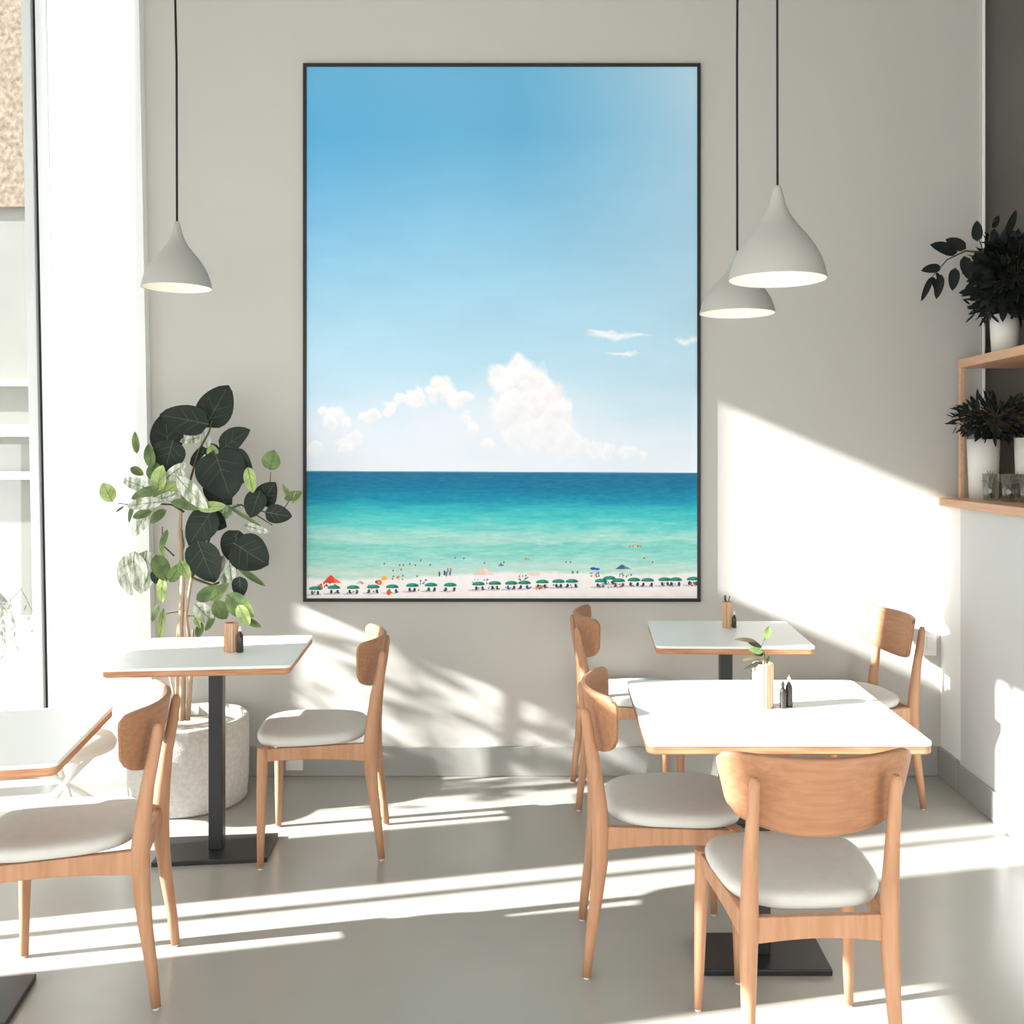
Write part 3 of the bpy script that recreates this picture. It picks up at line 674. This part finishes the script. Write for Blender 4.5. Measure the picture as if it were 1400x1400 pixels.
me=bpy.data.meshes.new('print'); me.vertices.add(len(V)); me.vertices.foreach_set('co',V.astype(np.float32).ravel())
me.loops.add(Fc.size); me.loops.foreach_set('vertex_index',Fc.astype(np.int32).ravel())
me.polygons.add(len(Fc)); me.polygons.foreach_set('loop_start',(np.arange(len(Fc))*4).astype(np.int32)); me.polygons.foreach_set('loop_total',np.full(len(Fc),4,np.int32))
me.update(calc_edges=True)
at=me.color_attributes.new('Ink','FLOAT_COLOR','POINT'); at.data.foreach_set('color',C.astype(np.float32).ravel())
mp=bpy.data.materials.new('printed_photograph'); mp.use_nodes=True; nt=mp.node_tree; bs=nt.nodes['Principled BSDF']
va=nt.nodes.new('ShaderNodeVertexColor'); va.layer_name='Ink'
nt.links.new(va.outputs[0],bs.inputs['Base Color']); bs.inputs['Roughness'].default_value=.8; bs.inputs['Specular IOR Level'].default_value=.1
me.materials.append(mp)
po=bpy.data.objects.new('print',me); col.objects.link(po); po.parent=fr; po['label']='printed seascape with clouds, turquoise water and green beach umbrellas'
MB().box(-hw+.002,hw-.002,-dep+.009,-.001,.002,hh-.002).build('backing',M['pot'],fr)

# ------------------------------------------------------------------ unseen shrub added outside the left wall to dapple the low sun
sb=empty('dapple_shrub',(-3.7,3.72,0)); tag(sb,'unseen leafy shrub added outside the left wall openings for dappled light','shrub')
rnd=random.Random(12); mb=MB()
for i in range(150):
    p=Vector((rnd.uniform(-.2,.2),rnd.uniform(-.24,.24),rnd.uniform(.9,2.05)))
    if rnd.random()<.25: p.z=rnd.uniform(1.3,2.0)
    mb.leaf(p,(rnd.uniform(-1,1),rnd.uniform(-1,1),rnd.uniform(-1,1)),(1,rnd.uniform(-1,1),rnd.uniform(-1,1)),rnd.uniform(.06,.13),rnd.uniform(.03,.06),0,ns=5)
    if i%6==0: mb.tube([(0,0,.1),(p.x*.5,p.y*.5,p.z*.6),p],[.012,.008,.003],5,1)
mb.build('foliage',[M['gleaf'],M['twig']],sb)
MB().lathe([(.15,0),(.2,.3),(.18,.3),(.14,.05)],(0,0,0),28).build('pot',M['gpot'],sb)

# ------------------------------------------------------------------ light
W=bpy.data.worlds.new('World'); scn.world=W; W.use_nodes=True
bg=W.node_tree.nodes['Background']; bg.inputs[0].default_value=(.985,.995,.99,1); bg.inputs[1].default_value=WS if 'WS' in globals() else 2.9
sun=bpy.data.lights.new('Sun','SUN'); so_=bpy.data.objects.new('Sun',sun); col.objects.link(so_)
sun.energy=19; sun.angle=.012; sun.color=(1,.985,.965)
so_.rotation_euler=Vector((1,.235,-.43)).to_track_quat('-Z','Y').to_euler(); so_.location=(-4,2,4)

cam=bpy.data.cameras.new('Camera'); co=bpy.data.objects.new('Camera',cam); col.objects.link(co)
co.location=(0,0,H); co.rotation_euler=(math.pi/2,0,0)
cam.sensor_width=36; cam.lens=36*F/1400; cam.shift_x=-(CX-700)/1400; cam.shift_y=-(700-HY)/1400; cam.clip_start=.05
scn.camera=co
vs=scn.view_settings; vs.view_transform='Standard'; vs.look='None'; vs.exposure=.36; vs.gamma=1; vs.use_curve_mapping=False
